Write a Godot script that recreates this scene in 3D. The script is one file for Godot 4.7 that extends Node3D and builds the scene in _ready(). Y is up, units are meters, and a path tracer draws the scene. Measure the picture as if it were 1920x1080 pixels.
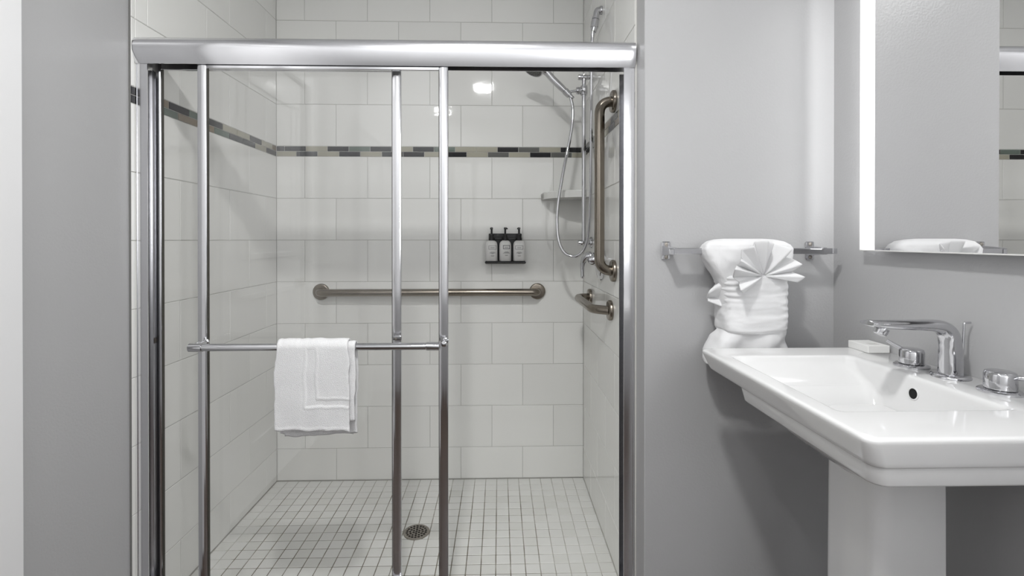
extends Node3D
# Bathroom: tiled walk-in shower with sliding glass doors, towel wall, pedestal sink and lit mirror.
# World: x right, y up, the camera looks along -z. d below is the distance in front of the camera (z = -d).

const XL := -1.0968      # face of the left shower tiles
const XR := 0.4182       # face of the right shower tiles
const DB := 2.417        # face of the rear shower tiles
const DT := 1.413        # towel wall
const XW := 0.988        # sink wall
const CEIL := 2.6
const EYE := 1.1932
const LAMP_A := 6.2
const LAMP_B := 1.8
const FILL_ENERGY := 3.6  # strength of the fill light in the added window
const JOINT := 0.0022
const ROW := 0.2058
const COL := 0.3068
const BAND0 := 1.6000    # decorative band, bottom and top
const BAND1 := 1.6507

var rng := RandomNumberGenerator.new()
var mats := {}
var tile_meshes := {}

# ------------------------------------------------------------------ mesh helper
class Shape:
	var v := PackedVector3Array()
	var g := PackedInt32Array()
	func tri(a: Vector3, b: Vector3, c: Vector3, gr := 0) -> void:
		v.append(a); v.append(b); v.append(c); g.append(gr)
	func quad(a: Vector3, b: Vector3, c: Vector3, d: Vector3, gr := 0) -> void:
		tri(a, b, c, gr); tri(a, c, d, gr)
	func fix(start: int) -> void:      # turns a closed solid's faces outwards
		var vol := 0.0
		var o := v[start * 3]
		for i in range(start, g.size()):
			vol += (v[i * 3] - o).dot((v[i * 3 + 1] - o).cross(v[i * 3 + 2] - o))
		if vol < 0.0:
			for i in range(start, g.size()):
				var t := v[i * 3 + 1]; v[i * 3 + 1] = v[i * 3 + 2]; v[i * 3 + 2] = t
	func loft(rings: Array, cap := true, gr := 0, capgr := -1) -> Shape:
		var s := g.size()
		for i in rings.size() - 1:
			var p: PackedVector3Array = rings[i]
			var q: PackedVector3Array = rings[i + 1]
			var n := p.size()
			for j in n:
				var k := (j + 1) % n
				quad(p[j], p[k], q[k], q[j], gr)
		if cap:
			for e in [0, rings.size() - 1]:
				var p: PackedVector3Array = rings[e]
				var c := Vector3.ZERO
				for q in p: c += q
				c /= p.size()
				for j in p.size():
					var k := (j + 1) % p.size()
					if e == 0: tri(c, p[k], p[j], capgr)
					else: tri(c, p[j], p[k], capgr)
		fix(s)
		return self
	func box(a: Vector3, b: Vector3, bev := 0.001) -> Shape:   # chamfered box between two corners
		var lo := Vector3(minf(a.x, b.x), minf(a.y, b.y), minf(a.z, b.z))
		var hi := Vector3(maxf(a.x, b.x), maxf(a.y, b.y), maxf(a.z, b.z))
		var sz := hi - lo
		bev = minf(bev, minf(sz.x, minf(sz.y, sz.z)) * 0.45)
		var rings := []
		for e in [[lo.y, bev], [lo.y + bev, 0.0], [hi.y - bev, 0.0], [hi.y, bev]]:
			var i: float = e[1]
			var y: float = e[0]
			rings.append(PackedVector3Array([
				Vector3(lo.x + i, y, lo.z + bev), Vector3(lo.x + bev, y, lo.z + i), Vector3(hi.x - bev, y, lo.z + i), Vector3(hi.x - i, y, lo.z + bev),
				Vector3(hi.x - i, y, hi.z - bev), Vector3(hi.x - bev, y, hi.z - i), Vector3(lo.x + bev, y, hi.z - i), Vector3(lo.x + i, y, hi.z - bev)]))
		return loft(rings, true, -1, -1)
	func tube(path: PackedVector3Array, radius, segs := 14, cap := true) -> Shape:   # radius: number or array
		var rings := []
		var n := path.size()
		var t0 := (path[1] - path[0]).normalized()
		var up := Vector3.UP if absf(t0.y) < 0.9 else Vector3.RIGHT
		var u := t0.cross(up).normalized()
		for i in n:
			var t := (path[mini(i + 1, n - 1)] - path[maxi(i - 1, 0)]).normalized()
			u = (u - t * u.dot(t)).normalized()
			var w := t.cross(u)
			var r: float = radius[i] if radius is Array or radius is PackedFloat32Array else radius
			var ring := PackedVector3Array()
			for j in segs:
				var a := TAU * j / segs
				ring.append(path[i] + u * cos(a) * r + w * sin(a) * r)
			rings.append(ring)
		return loft(rings, cap)
	func lathe(origin: Vector3, axis: Vector3, prof: Array, segs := 28) -> Shape:   # prof: [distance along axis, radius]
		axis = axis.normalized()
		var up := Vector3.UP if absf(axis.y) < 0.9 else Vector3.RIGHT
		var u := axis.cross(up).normalized()
		var w := axis.cross(u)
		var rings := []
		for p in prof:
			var ring := PackedVector3Array()
			for j in segs:
				var a := TAU * j / segs
				ring.append(origin + axis * p[0] + (u * cos(a) + w * sin(a)) * maxf(p[1], 0.00005))
			rings.append(ring)
		var s := g.size()
		for i in rings.size() - 1:
			for j in segs:
				var k := (j + 1) % segs
				quad(rings[i][j], rings[i][k], rings[i + 1][k], rings[i + 1][j], i + 1 if _sharp(prof, i) else 0)
		for e in [0, rings.size() - 1]:
			var c: Vector3 = origin + axis * prof[e][0]
			for j in segs:
				var k := (j + 1) % segs
				if e == 0: tri(c, rings[e][k], rings[e][j], -1)
				else: tri(c, rings[e][j], rings[e][k], -1)
		fix(s)
		return self
	func _sharp(prof: Array, i: int) -> bool:      # long straight runs between right angles keep hard edges
		var d := Vector2(prof[i + 1][0] - prof[i][0], prof[i + 1][1] - prof[i][1]).normalized()
		for k in [i - 1, i + 1]:
			if k >= 0 and k < prof.size() - 1:
				var e := Vector2(prof[k + 1][0] - prof[k][0], prof[k + 1][1] - prof[k][1]).normalized()
				if d.dot(e) > 0.75: return false
		return true
	func extrude(poly: Array, a: Vector3, b: Vector3, e1: Vector3, e2: Vector3, gr := -1) -> Shape:  # 2D profile swept from a to b
		var s := g.size()
		var n := poly.size()
		var p := PackedVector3Array(); var q := PackedVector3Array(); var flat := PackedVector2Array()
		for c in poly:
			p.append(a + e1 * c[0] + e2 * c[1]); q.append(b + e1 * c[0] + e2 * c[1]); flat.append(Vector2(c[0], c[1]))
		if Geometry2D.is_polygon_clockwise(flat):
			p.reverse(); q.reverse(); flat.reverse()
		for j in n:
			var k := (j + 1) % n
			quad(p[j], p[k], q[k], q[j], gr)
		var ix := Geometry2D.triangulate_polygon(flat)
		for i in range(0, ix.size(), 3):
			tri(p[ix[i]], p[ix[i + 2]], p[ix[i + 1]], -1)
			tri(q[ix[i]], q[ix[i + 1]], q[ix[i + 2]], -1)
		fix(s)
		return self
	func sheet(f: Callable, nu: int, nv: int, thick: float) -> Shape:    # cloth: f(u, v) in 0..1, given a thickness
		var p := []
		for i in nu + 1:
			var row := PackedVector3Array()
			for j in nv + 1: row.append(f.call(float(i) / nu, float(j) / nv))
			p.append(row)
		var top := []; var bot := []
		for i in nu + 1:
			var a := PackedVector3Array(); var b := PackedVector3Array()
			for j in nv + 1:
				var du: Vector3 = p[mini(i + 1, nu)][j] - p[maxi(i - 1, 0)][j]
				var dv: Vector3 = p[i][mini(j + 1, nv)] - p[i][maxi(j - 1, 0)]
				var nn := du.cross(dv).normalized()
				var edge := minf(minf(i, nu - i), minf(j, nv - j))
				var h := thick * 0.5 * (0.45 if edge < 0.5 else 0.85 if edge < 1.5 else 1.0)
				a.append(p[i][j] + nn * h); b.append(p[i][j] - nn * h)
			top.append(a); bot.append(b)
		var s := g.size()
		for i in nu:
			for j in nv:
				quad(top[i][j], top[i + 1][j], top[i + 1][j + 1], top[i][j + 1])
				quad(bot[i][j], bot[i][j + 1], bot[i + 1][j + 1], bot[i + 1][j])
		for i in nu:
			quad(top[i + 1][0], top[i][0], bot[i][0], bot[i + 1][0])
			quad(top[i][nv], top[i + 1][nv], bot[i + 1][nv], bot[i][nv])
		for j in nv:
			quad(top[0][j], top[0][j + 1], bot[0][j + 1], bot[0][j])
			quad(top[nu][j + 1], top[nu][j], bot[nu][j], bot[nu][j + 1])
		fix(s)
		return self
	func done(base := Vector3.ZERO) -> ArrayMesh:
		var st := SurfaceTool.new()
		st.begin(Mesh.PRIMITIVE_TRIANGLES)
		for i in g.size():
			st.set_smooth_group(g[i])
			st.add_vertex(v[i * 3] - base); st.add_vertex(v[i * 3 + 2] - base); st.add_vertex(v[i * 3 + 1] - base)
		st.generate_normals()
		return st.commit()

func P(x: float, y: float, d: float) -> Vector3: return Vector3(x, y, -d)

func smooth_path(pts: Array, per := 12) -> PackedVector3Array:      # Catmull-Rom
	var out := PackedVector3Array()
	var n := pts.size()
	for i in n - 1:
		var a: Vector3 = pts[maxi(i - 1, 0)]; var b: Vector3 = pts[i]; var c: Vector3 = pts[i + 1]; var d: Vector3 = pts[mini(i + 2, n - 1)]
		for k in per:
			out.append(b.cubic_interpolate(c, a, d, float(k) / per))
	out.append(pts[n - 1])
	return out

func bent_path(pts: Array, r: float, per := 10) -> PackedVector3Array:   # straight runs joined by arcs
	var out := PackedVector3Array([pts[0]])
	for i in range(1, pts.size() - 1):
		var a: Vector3 = pts[i - 1]; var b: Vector3 = pts[i]; var c: Vector3 = pts[i + 1]
		var s := b + (a - b).normalized() * r; var e := b + (c - b).normalized() * r
		for k in per + 1:
			var t := float(k) / per
			out.append(s.lerp(b, t).lerp(b.lerp(e, t), t))
	out.append(pts[pts.size() - 1])
	return out

func round_rect(x0: float, x1: float, d0: float, d1: float, r: Array, y: float, per := 8) -> PackedVector3Array:
	# corner radii: (x0,d1) far front, (x1,d1) far back, (x1,d0) near back, (x0,d0) near front
	var out := PackedVector3Array()
	var cs := [[x0 + r[0], d1 - r[0], r[0], 180.0], [x1 - r[1], d1 - r[1], r[1], 90.0], [x1 - r[2], d0 + r[2], r[2], 0.0], [x0 + r[3], d0 + r[3], r[3], -90.0]]
	for c in cs:
		for k in per + 1:
			var a := deg_to_rad(c[3] - 90.0 * k / per)
			out.append(P(c[0] + cos(a) * c[2], y, c[1] + sin(a) * c[2]))
	return out

# ------------------------------------------------------------------ scene helpers
func put(parent: Node3D, called: String, mesh: Mesh, m: Material, label := "") -> MeshInstance3D:
	var o := MeshInstance3D.new()
	o.name = called
	o.mesh = mesh
	o.material_override = m
	if label: o.set_meta("label", label)
	parent.add_child(o, true)
	return o

func thing(called: String, label: String, category: String, at: Vector3, group := "") -> Node3D:
	var o := Node3D.new()
	o.name = called
	o.position = at
	o.set_meta("label", label)
	o.set_meta("category", category)
	if group: o.set_meta("group", group)
	add_child(o, true)
	return o

func structure(called: String, label: String, category: String) -> Node3D:
	var o := thing(called, label, category, Vector3.ZERO)
	o.set_meta("kind", "structure")
	return o

func mat(called: String, c: Color, rough: float, metal := 0.0, spec := 0.5) -> StandardMaterial3D:
	var m := StandardMaterial3D.new()
	m.resource_name = called
	m.albedo_color = c
	m.roughness = rough
	m.metallic = metal
	m.metallic_specular = spec
	mats[called] = m
	return m

func c8(r: int, g: int, b: int) -> Color: return Color(r / 255.0, g / 255.0, b / 255.0)

func noise_tex(freq: float, octaves: int, seed_: int, size := 512) -> NoiseTexture2D:
	var n := FastNoiseLite.new()
	n.seed = seed_
	n.noise_type = FastNoiseLite.TYPE_SIMPLEX
	n.frequency = freq
	n.fractal_octaves = octaves
	var t := NoiseTexture2D.new()
	t.width = size; t.height = size
	t.seamless = true
	t.noise = n
	return t

func relief(m: StandardMaterial3D, t: Texture2D, tiles_per_m: float, cm: float, world := true) -> void:
	m.heightmap_enabled = true
	m.heightmap_texture = t
	m.heightmap_scale = cm
	m.uv1_triplanar = true
	m.uv1_world_triplanar = world
	m.uv1_scale = Vector3.ONE * tiles_per_m

func make_materials() -> void:
	var fine := noise_tex(0.06, 3, 3)
	var soft := noise_tex(0.012, 3, 5)
	relief(mat("paint", c8(178, 178, 179), 0.34, 0.0, 0.4), fine, 3.0, 0.02)
	relief(mat("tile_a", c8(233, 233, 230), 0.045), soft, 3.0, 0.007)
	relief(mat("tile_b", c8(231, 231, 228), 0.05), soft, 2.6, 0.007)
	relief(mat("tile_c", c8(235, 235, 232), 0.045), soft, 3.3, 0.007)
	mat("grout", c8(192, 191, 187), 0.85)
	mat("floor_tile_a", c8(229, 229, 226), 0.4)
	mat("floor_tile_b", c8(226, 226, 222), 0.4)
	mat("floor_tile_c", c8(232, 232, 229), 0.4)
	var fg := mat("floor_grout", Color.WHITE, 0.9)
	fg.albedo_texture = floor_grout_picture()
	fg.uv1_triplanar = true
	fg.uv1_world_triplanar = true
	fg.uv1_scale = Vector3(0.5, 0.5, 0.5)
	fg.uv1_offset = Vector3(0.5, 0.5, 0.5)
	for e in [["cream", 168, 165, 150], ["tan", 136, 124, 108], ["sage", 102, 114, 106], ["slate", 66, 68, 69], ["coal", 26, 26, 30], ["grey", 98, 99, 96]]:
		mat("glass_" + e[0], c8(e[1], e[2], e[3]), 0.12)
	mat("caulk_dark", c8(112, 112, 110), 0.8)
	mat("caulk_light", c8(205, 204, 200), 0.7)
	mat("chrome", Color(0.8, 0.8, 0.81), 0.06, 1.0)
	mat("bright_aluminium", Color(0.9, 0.9, 0.91), 0.19, 1.0)
	mat("polished_stile", Color(0.88, 0.88, 0.89), 0.12, 1.0)
	mat("nickel", Color(0.56, 0.53, 0.49), 0.26, 1.0)
	mat("drain_steel", Color(0.62, 0.6, 0.57), 0.4, 1.0)
	mat("gasket", c8(58, 56, 50), 0.5)
	var glass := mat("clear_glass", Color(0.93, 0.96, 0.95, 0.0), 0.0, 0.0, 0.38)
	glass.transparency = BaseMaterial3D.TRANSPARENCY_ALPHA
	mat("mirror_silver", Color(0.93, 0.93, 0.93), 0.01, 1.0)
	mat("porcelain", c8(226, 226, 226), 0.07)
	mat("shelf_glaze", c8(226, 226, 223), 0.12)
	var terry := mat("terry", c8(228, 228, 229), 0.95, 0.0, 0.2)
	relief(terry, noise_tex(0.11, 2, 9), 6.0, 0.13)
	var weave := mat("weave", c8(228, 228, 229), 0.95, 0.0, 0.2)
	relief(weave, noise_tex(0.14, 2, 12), 9.0, 0.06)
	mat("black_plastic", c8(22, 22, 23), 0.38)
	mat("bottle_white", c8(226, 225, 223), 0.3)
	mat("print_ink", c8(70, 70, 72), 0.7)
	mat("ceiling_white", c8(240, 241, 242), 0.8)
	mat("door_white", c8(232, 232, 233), 0.35)
	mat("soap_paper", c8(236, 236, 234), 0.55)
	var wood := mat("floor_wood", c8(60, 45, 35), 0.4)
	relief(wood, noise_tex(0.02, 4, 21), 1.5, 0.05)
	mat("hole_dark", c8(14, 14, 14), 0.9)
	var led := mat("led_band", c8(240, 240, 240), 0.5)
	led.emission_enabled = true; led.emission = Color(1, 1, 1); led.emission_energy_multiplier = 1.7
	var glow := mat("fill_glow", c8(240, 240, 240), 0.5)  # glowing pane of the added window, made up for fill
	glow.emission_enabled = true; glow.emission = Color(1, 1, 1); glow.emission_energy_multiplier = 3.0
	var disc := mat("lamp_disc", c8(250, 250, 248), 0.5)
	disc.emission_enabled = true; disc.emission = Color(1, 1, 0.995); disc.emission_energy_multiplier = 14.0

func floor_grout_picture() -> ImageTexture:
	# 2 m square seen from above (x from -1 to 1, z likewise): stained joints around the drain and the opening, clean ones along the walls
	var n := FastNoiseLite.new()
	n.seed = 31; n.frequency = 0.035; n.fractal_octaves = 4
	var im := Image.create(512, 512, false, Image.FORMAT_RGB8)
	for py in 512:
		for px in 512:
			# texture repeats every 2 m; wrap to the floor's own x and d
			var x := (px + 0.5) / 512.0 * 2.0 - 1.0
			var d := 2.0 - ((py + 0.5) / 512.0 * 2.0 - 1.0)
			if d > 2.5: d -= 2.0
			var k := 0.5 + 0.9 * n.get_noise_2d(px, py)
			var worn := smoothstep(0.28, 0.0, x) * smoothstep(2.42, 2.2, d)
			k = clampf(0.25 * k + worn * (0.35 + 0.75 * k), 0.0, 1.0)
			var clean := c8(204, 203, 198); var dirty := c8(112, 106, 92)
			im.set_pixel(px, py, clean.lerp(dirty, k))
	return ImageTexture.create_from_image(im)

# ------------------------------------------------------------------ build
func _ready() -> void:
	rng.seed = 7
	var cam := Camera3D.new()
	cam.name = "camera"
	cam.position = Vector3(0, EYE, 0)
	cam.rotation = Vector3(-0.0037, -0.0253, 0)
	var near := 0.05
	cam.set_frustum(2.0 * near * 540.0 / 910.9, Vector2(0, -near * (540.0 - 451.75) / 910.9), near, 50.0)
	cam.current = true
	add_child(cam)

	var env := Environment.new()
	env.background_mode = Environment.BG_COLOR
	env.background_color = Color(0.0, 0.0, 0.0)
	env.tonemap_mode = Environment.TONE_MAPPER_LINEAR
	env.tonemap_exposure = 0.39
	env.sdfgi_enabled = true
	env.ssao_enabled = true
	env.ssil_enabled = true
	var we := WorldEnvironment.new()
	we.name = "surroundings"
	we.environment = env
	add_child(we)

	make_materials()
	build_room()
	build_shower_walls()
	build_shower_floor()
	build_enclosure()
	build_shower_fittings()
	build_dispenser()
	build_hand_towel()
	build_towel_display()
	build_sink()
	build_faucet()
	build_mirror()
	build_ceiling_lamps()

func area(called: String, at: Vector3, rot: Vector3, size: Vector2, energy: float, c := Color.WHITE) -> AreaLight3D:
	var l := AreaLight3D.new()
	l.name = called
	l.position = at
	l.rotation = rot
	l.area_size = size
	l.light_energy = energy
	l.light_color = c
	l.shadow_enabled = true
	l.area_range = 12.0
	l.area_attenuation = 2.0
	return l

func build_ceiling_lamps() -> void:
	for k in 2:
		var at: Vector3 = [P(-0.15, CEIL, 0.36), P(-0.62, CEIL, -0.42)][k]
		var t := thing("ceiling_light", ["round flush white ceiling light before the shower", "round flush white ceiling light near the wall facing the shower"][k], "ceiling light", at)
		put(t, "trim_ring", Shape.new().lathe(at, Vector3.DOWN, [[0.0, 0.1], [0.012, 0.1], [0.016, 0.094], [0.016, 0.082], [0.0, 0.082]]).done(at), mats.door_white)
		put(t, "diffuser", Shape.new().lathe(at, Vector3.DOWN, [[0.0, 0.082], [0.01, 0.082], [0.013, 0.06], [0.014, 0.0]]).done(at), mats.lamp_disc)
		t.add_child(area("lamp_light", Vector3(0, -0.018, 0), Vector3(-PI / 2, 0, 0), Vector2(0.14, 0.14), [LAMP_A, LAMP_B][k], Color(1, 1, 0.995)))

# ---- room shell
func build_room() -> void:
	var f := structure("floor", "dark brown wood floor of the bathroom in front of the shower", "floor")
	put(f, "floor_boards", Shape.new().box(P(-1.3, -0.1, -0.95), P(1.2, 0.0, 1.47), 0.0).done(), mats.floor_wood)
	var c := structure("ceiling", "flat white ceiling", "ceiling")
	put(c, "ceiling_slab", Shape.new().box(P(-1.3, CEIL, -0.95), P(1.2, CEIL + 0.1, 2.6), 0.0).done(), mats.ceiling_white)
	var w := structure("wall_left", "grey painted wall between white door casing and tiled shower", "wall")
	var px := XL - 0.006
	put(w, "plaster", Shape.new().box(P(px - 0.12, 0, 1.03), P(px, CEIL, 2.56), 0.0).done(), mats.paint)
	put(w, "plaster", Shape.new().box(P(px - 0.12, 0, -0.93), P(px, CEIL, 0.25), 0.0).done(), mats.paint)
	put(w, "plaster", Shape.new().box(P(px - 0.12, 2.06, 0.25), P(px, CEIL, 1.03), 0.0).done(), mats.paint)
	# the white panelled door in the left wall, with its casing
	var d := structure("door_1", "white panelled door in the left wall beside the shower", "door")
	put(d, "door_slab", Shape.new().box(P(px - 0.05, 0.01, 0.262), P(px - 0.012, 2.05, 1.018), 0.002).done(), mats.door_white)
	for k in 2:
		var y0: float = [0.25, 1.1][k]
		var y1: float = [0.95, 1.92][k]
		var s := Shape.new()
		for e in [[0.36, 0.92, y0, y0 + 0.03], [0.36, 0.92, y1 - 0.03, y1], [0.36, 0.39, y0, y1], [0.89, 0.92, y0, y1]]:
			s.box(P(px - 0.013, e[2], e[0]), P(px - 0.003, e[3], e[1]), 0.004)
		put(d, "panel_moulding", s.done(), mats.door_white)
	var h := Shape.new()
	h.lathe(P(px - 0.012, 0.95, 0.32), Vector3.RIGHT, [[0, 0.028], [0.008, 0.028], [0.01, 0.012], [0.045, 0.01], [0.048, 0.0]])
	h.tube(PackedVector3Array([P(px + 0.028, 0.95, 0.32), P(px + 0.03, 0.95, 0.43)]), 0.009)
	put(d, "door_handle", h.done(), mats.nickel)
	var tr := structure("trim_1", "white door casing at the left edge beside the grey wall", "door casing")
	put(tr, "casing", Shape.new().box(P(px, 0, 1.03), P(px + 0.02, 2.15, 1.134), 0.004).done(), mats.door_white)
	put(tr, "casing", Shape.new().box(P(px, 0, 0.146), P(px + 0.02, 2.15, 0.25), 0.004).done(), mats.door_white)
	put(tr, "casing", Shape.new().box(P(px, 2.06, 0.25), P(px + 0.02, 2.15, 1.03), 0.004).done(), mats.door_white)
	# towel wall: a solid wing that also backs the right shower wall
	var tw := structure("wall_towel", "light grey painted wall with the towel bar between shower and sink", "wall")
	put(tw, "plaster", Shape.new().box(P(XR + 0.006, 0, DT), P(1.2, CEIL, 2.56), 0.002).done(), mats.paint)
	var r := structure("wall_right", "grey painted wall carrying the lit mirror behind the sink", "wall")
	for e in [[-0.44, DT, 0.0, CEIL], [-0.93, -0.78, 0.0, CEIL], [-0.78, -0.44, 0.0, 1.1], [-0.78, -0.44, 2.1, CEIL]]:
		put(r, "plaster", Shape.new().box(P(XW, e[2], e[0]), P(1.2, e[3], e[1]), 0.0).done(), mats.paint)
	# added frosted window, unseen behind the camera, to brighten the left wall
	var wn := structure("window_1", "added frosted window in the sink wall, out of view, glowing as fill light", "window")
	for e in [[-0.78, -0.44, 1.1, 1.13], [-0.78, -0.44, 2.07, 2.1], [-0.78, -0.75, 1.13, 2.07], [-0.47, -0.44, 1.13, 2.07]]:
		put(wn, "added_frame", Shape.new().box(P(XW + 0.03, e[2], e[0]), P(XW + 0.08, e[3], e[1]), 0.003).done(), mats.door_white)
	put(wn, "fill_pane", Shape.new().box(P(XW + 0.05, 1.13, -0.75), P(XW + 0.056, 2.07, -0.47), 0.0).done(), mats.fill_glow)
	wn.add_child(area("fill_light", P(XW + 0.047, 1.6, -0.61), Vector3(0, PI / 2, 0), Vector2(0.28, 0.94), FILL_ENERGY))  # added fill lamp at the made-up pane, aimed at the left wall
	var b := structure("wall_behind", "white painted wall with a grey dado, facing the shower", "wall")
	put(b, "plaster", Shape.new().box(P(-1.3, 0, -0.95), P(1.2, CEIL, -0.81), 0.0).done(), mats.ceiling_white)
	put(b, "dado", Shape.new().box(P(-1.1, 0, -0.81), P(XW, 0.745, -0.798), 0.002).done(), mats.paint)
	var sb := structure("wall_back", "white tiled rear wall of the shower with a mosaic band", "tiled wall")
	put(sb, "backing", Shape.new().box(P(XL - 0.006, 0, DB + 0.0016), P(XR + 0.006, CEIL, DB + 0.14), 0.0).done(), mats.grout)
	tile_wall(sb, "back")

# ---- tiles
func tile_mesh(w: float, h: float, bev: float, deep: float) -> ArrayMesh:
	var key := "%d_%d_%d" % [roundi(w * 10000), roundi(h * 10000), roundi(bev * 100000)]
	if tile_meshes.has(key): return tile_meshes[key]
	var s := Shape.new()
	var a := []; 
	for e in [[0.0, -deep], [0.0, -bev], [bev, 0.0]]:
		var x: float = w / 2 - e[0]; var y: float = h / 2 - e[0]
		a.append([Vector3(-x, -y, e[1]), Vector3(x, -y, e[1]), Vector3(x, y, e[1]), Vector3(-x, y, e[1])])
	for i in 2:
		for j in 4:
			var k := (j + 1) % 4
			s.quad(a[i][j], a[i][k], a[i + 1][k], a[i + 1][j], -1)
	s.quad(a[2][0], a[2][1], a[2][2], a[2][3], -1)
	tile_meshes[key] = s.done()
	return tile_meshes[key]

func lay(wall: Node3D, side: String, called: String, a0: float, a1: float, y0: float, y1: float, m: Material, bev := 0.0012, tilt := 0.0008) -> void:
	# a0..a1: along x on the rear wall, along d on the side walls
	if a1 - a0 < 0.004 or y1 - y0 < 0.004: return
	var o := put(wall, called, tile_mesh(a1 - a0, y1 - y0, bev, 0.0055), m)
	var mid := (a0 + a1) / 2; var y := (y0 + y1) / 2
	var lean := Vector3(rng.randf_range(-tilt, tilt), rng.randf_range(-tilt, tilt), 0)
	match side:
		"back": o.position = P(mid, y, DB); o.rotation = lean
		"left": o.position = P(XL, y, mid); o.rotation = Vector3(lean.x, PI / 2 + lean.y, 0)
		"right": o.position = P(XR, y, mid); o.rotation = Vector3(lean.x, -PI / 2 + lean.y, 0)

func tile_wall(wall: Node3D, side: String) -> void:
	var lo: float = {"back": XL, "left": 1.4915, "right": 1.4960}[side]
	var hi: float = {"back": XR, "left": DB, "right": DB}[side]
	var tones := [mats.tile_a, mats.tile_b, mats.tile_c]
	var rows := []          # [y0, y1, shifted]
	var y := BAND0
	var k := 0
	while y > 0.01:
		rows.append([maxf(y - ROW, 0.003), y, k % 2 == 0]); y -= ROW; k += 1
	y = BAND1
	k = 1
	while y < CEIL - 0.01:
		rows.append([y, minf(y + ROW, CEIL), k % 2 == 0]); y += ROW; k += 1
	var start: float = {"back": 0.1143, "left": DB - 0.107, "right": DB - 0.2}[side]
	for r in rows:
		var a: float = start + (COL / 2 if r[2] else 0.0)
		while a > lo: a -= COL
		while a < hi:
			lay(wall, side, "tile", maxf(a, lo) + JOINT / 2, minf(a + COL, hi) - JOINT / 2, r[0] + JOINT / 2, r[1] - JOINT / 2, tones[rng.randi() % 3])
			a += COL
	if side == "left":      # narrow edge tiles where the tiling meets the paint
		for r in rows:
			lay(wall, side, "edge_tile", 1.4765, 1.4900, r[0] + JOINT / 2, r[1] - JOINT / 2, mats.tile_c)
		for e in [[BAND0, BAND0 + 0.0253], [BAND0 + 0.0253, BAND1]]:
			lay(wall, side, "mosaic_tile", 1.4765, 1.4900, e[0] + 0.001, e[1] - 0.001, mats.glass_coal)
			lay(wall, side, "mosaic_tile", 1.4915, 1.5060, e[0] + 0.001, e[1] - 0.001, mats.glass_coal)
	# decorative band of small glass tiles, two courses
	var pitch := 0.1047
	var seqs: Dictionary = {
		"back": [["slate", "slate", "cream", "coal", "sage", "coal", "cream", "coal", "sage", "cream", "cream", "coal", "grey", "cream", "coal", "coal"], ["cream", "slate", "cream", "coal", "cream", "coal", "coal", "cream", "coal", "cream", "grey", "cream", "coal", "grey", "cream", "cream"]],
		"left": [["tan", "cream", "slate", "cream", "cream", "slate", "sage", "coal", "tan", "coal"], ["slate", "cream", "slate", "slate", "sage", "tan", "tan", "sage", "tan", "coal"]],
		"right": [["grey", "coal", "slate", "cream", "grey", "tan", "coal", "cream", "coal", "coal"], ["coal", "slate", "coal", "grey", "coal", "cream", "coal", "tan", "cream", "coal"]]}
	var firsts: Dictionary = {"back": [0.0385, 0.0955], "left": [0.042, 0.1], "right": [0.07, 0.03]}
	for course in 2:
		var y1: float = [BAND1, BAND0 + 0.0253][course] - 0.001
		var y0: float = [BAND0 + 0.0253, BAND0][course] + 0.001
		var names: Array = seqs[side][course]
		var first: float = firsts[side][course]
		var length := hi - lo
		var a := 0.0
		var b := first
		var i := 0
		while a < length - 0.006:
			var e := minf(b, length)
			var m: Material = mats["glass_" + names[mini(i, names.size() - 1)]]
			if side == "back": lay(wall, side, "mosaic_tile", lo + a + 0.0011, lo + e - 0.0011, y0, y1, m, 0.0008, 0.003)
			elif not (side == "left" and DB - e < 1.506): lay(wall, side, "mosaic_tile", DB - e + 0.0011, DB - a - 0.0011, y0, y1, m, 0.0008, 0.003)
			elif DB - a > 1.51: lay(wall, side, "mosaic_tile", 1.5075, DB - a - 0.0011, y0, y1, m, 0.0008, 0.003)
			a = b; b += pitch; i += 1

func build_shower_walls() -> void:
	var l := structure("wall_shower_left", "white tiled left side wall of the shower with a mosaic band", "tiled wall")
	put(l, "backing", Shape.new().box(P(XL - 0.006, 0, 1.4765), P(XL - 0.0016, CEIL, DB), 0.0).done(), mats.grout)
	tile_wall(l, "left")
	put(l, "caulk", Shape.new().box(P(XL - 0.006, 0, 1.4735), P(XL - 0.0004, CEIL, 1.4763), 0.0008).done(), mats.caulk_dark)
	var r := structure("wall_shower_right", "white tiled right side wall of the shower carrying the fittings", "tiled wall")
	put(r, "backing", Shape.new().box(P(XR + 0.0016, 0, 1.4965), P(XR + 0.006, CEIL, DB), 0.0).done(), mats.grout)
	tile_wall(r, "right")
	put(r, "caulk", Shape.new().box(P(XR + 0.0004, 0, 1.4935), P(XR + 0.006, CEIL, 1.4963), 0.0008).done(), mats.caulk_light)

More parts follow.
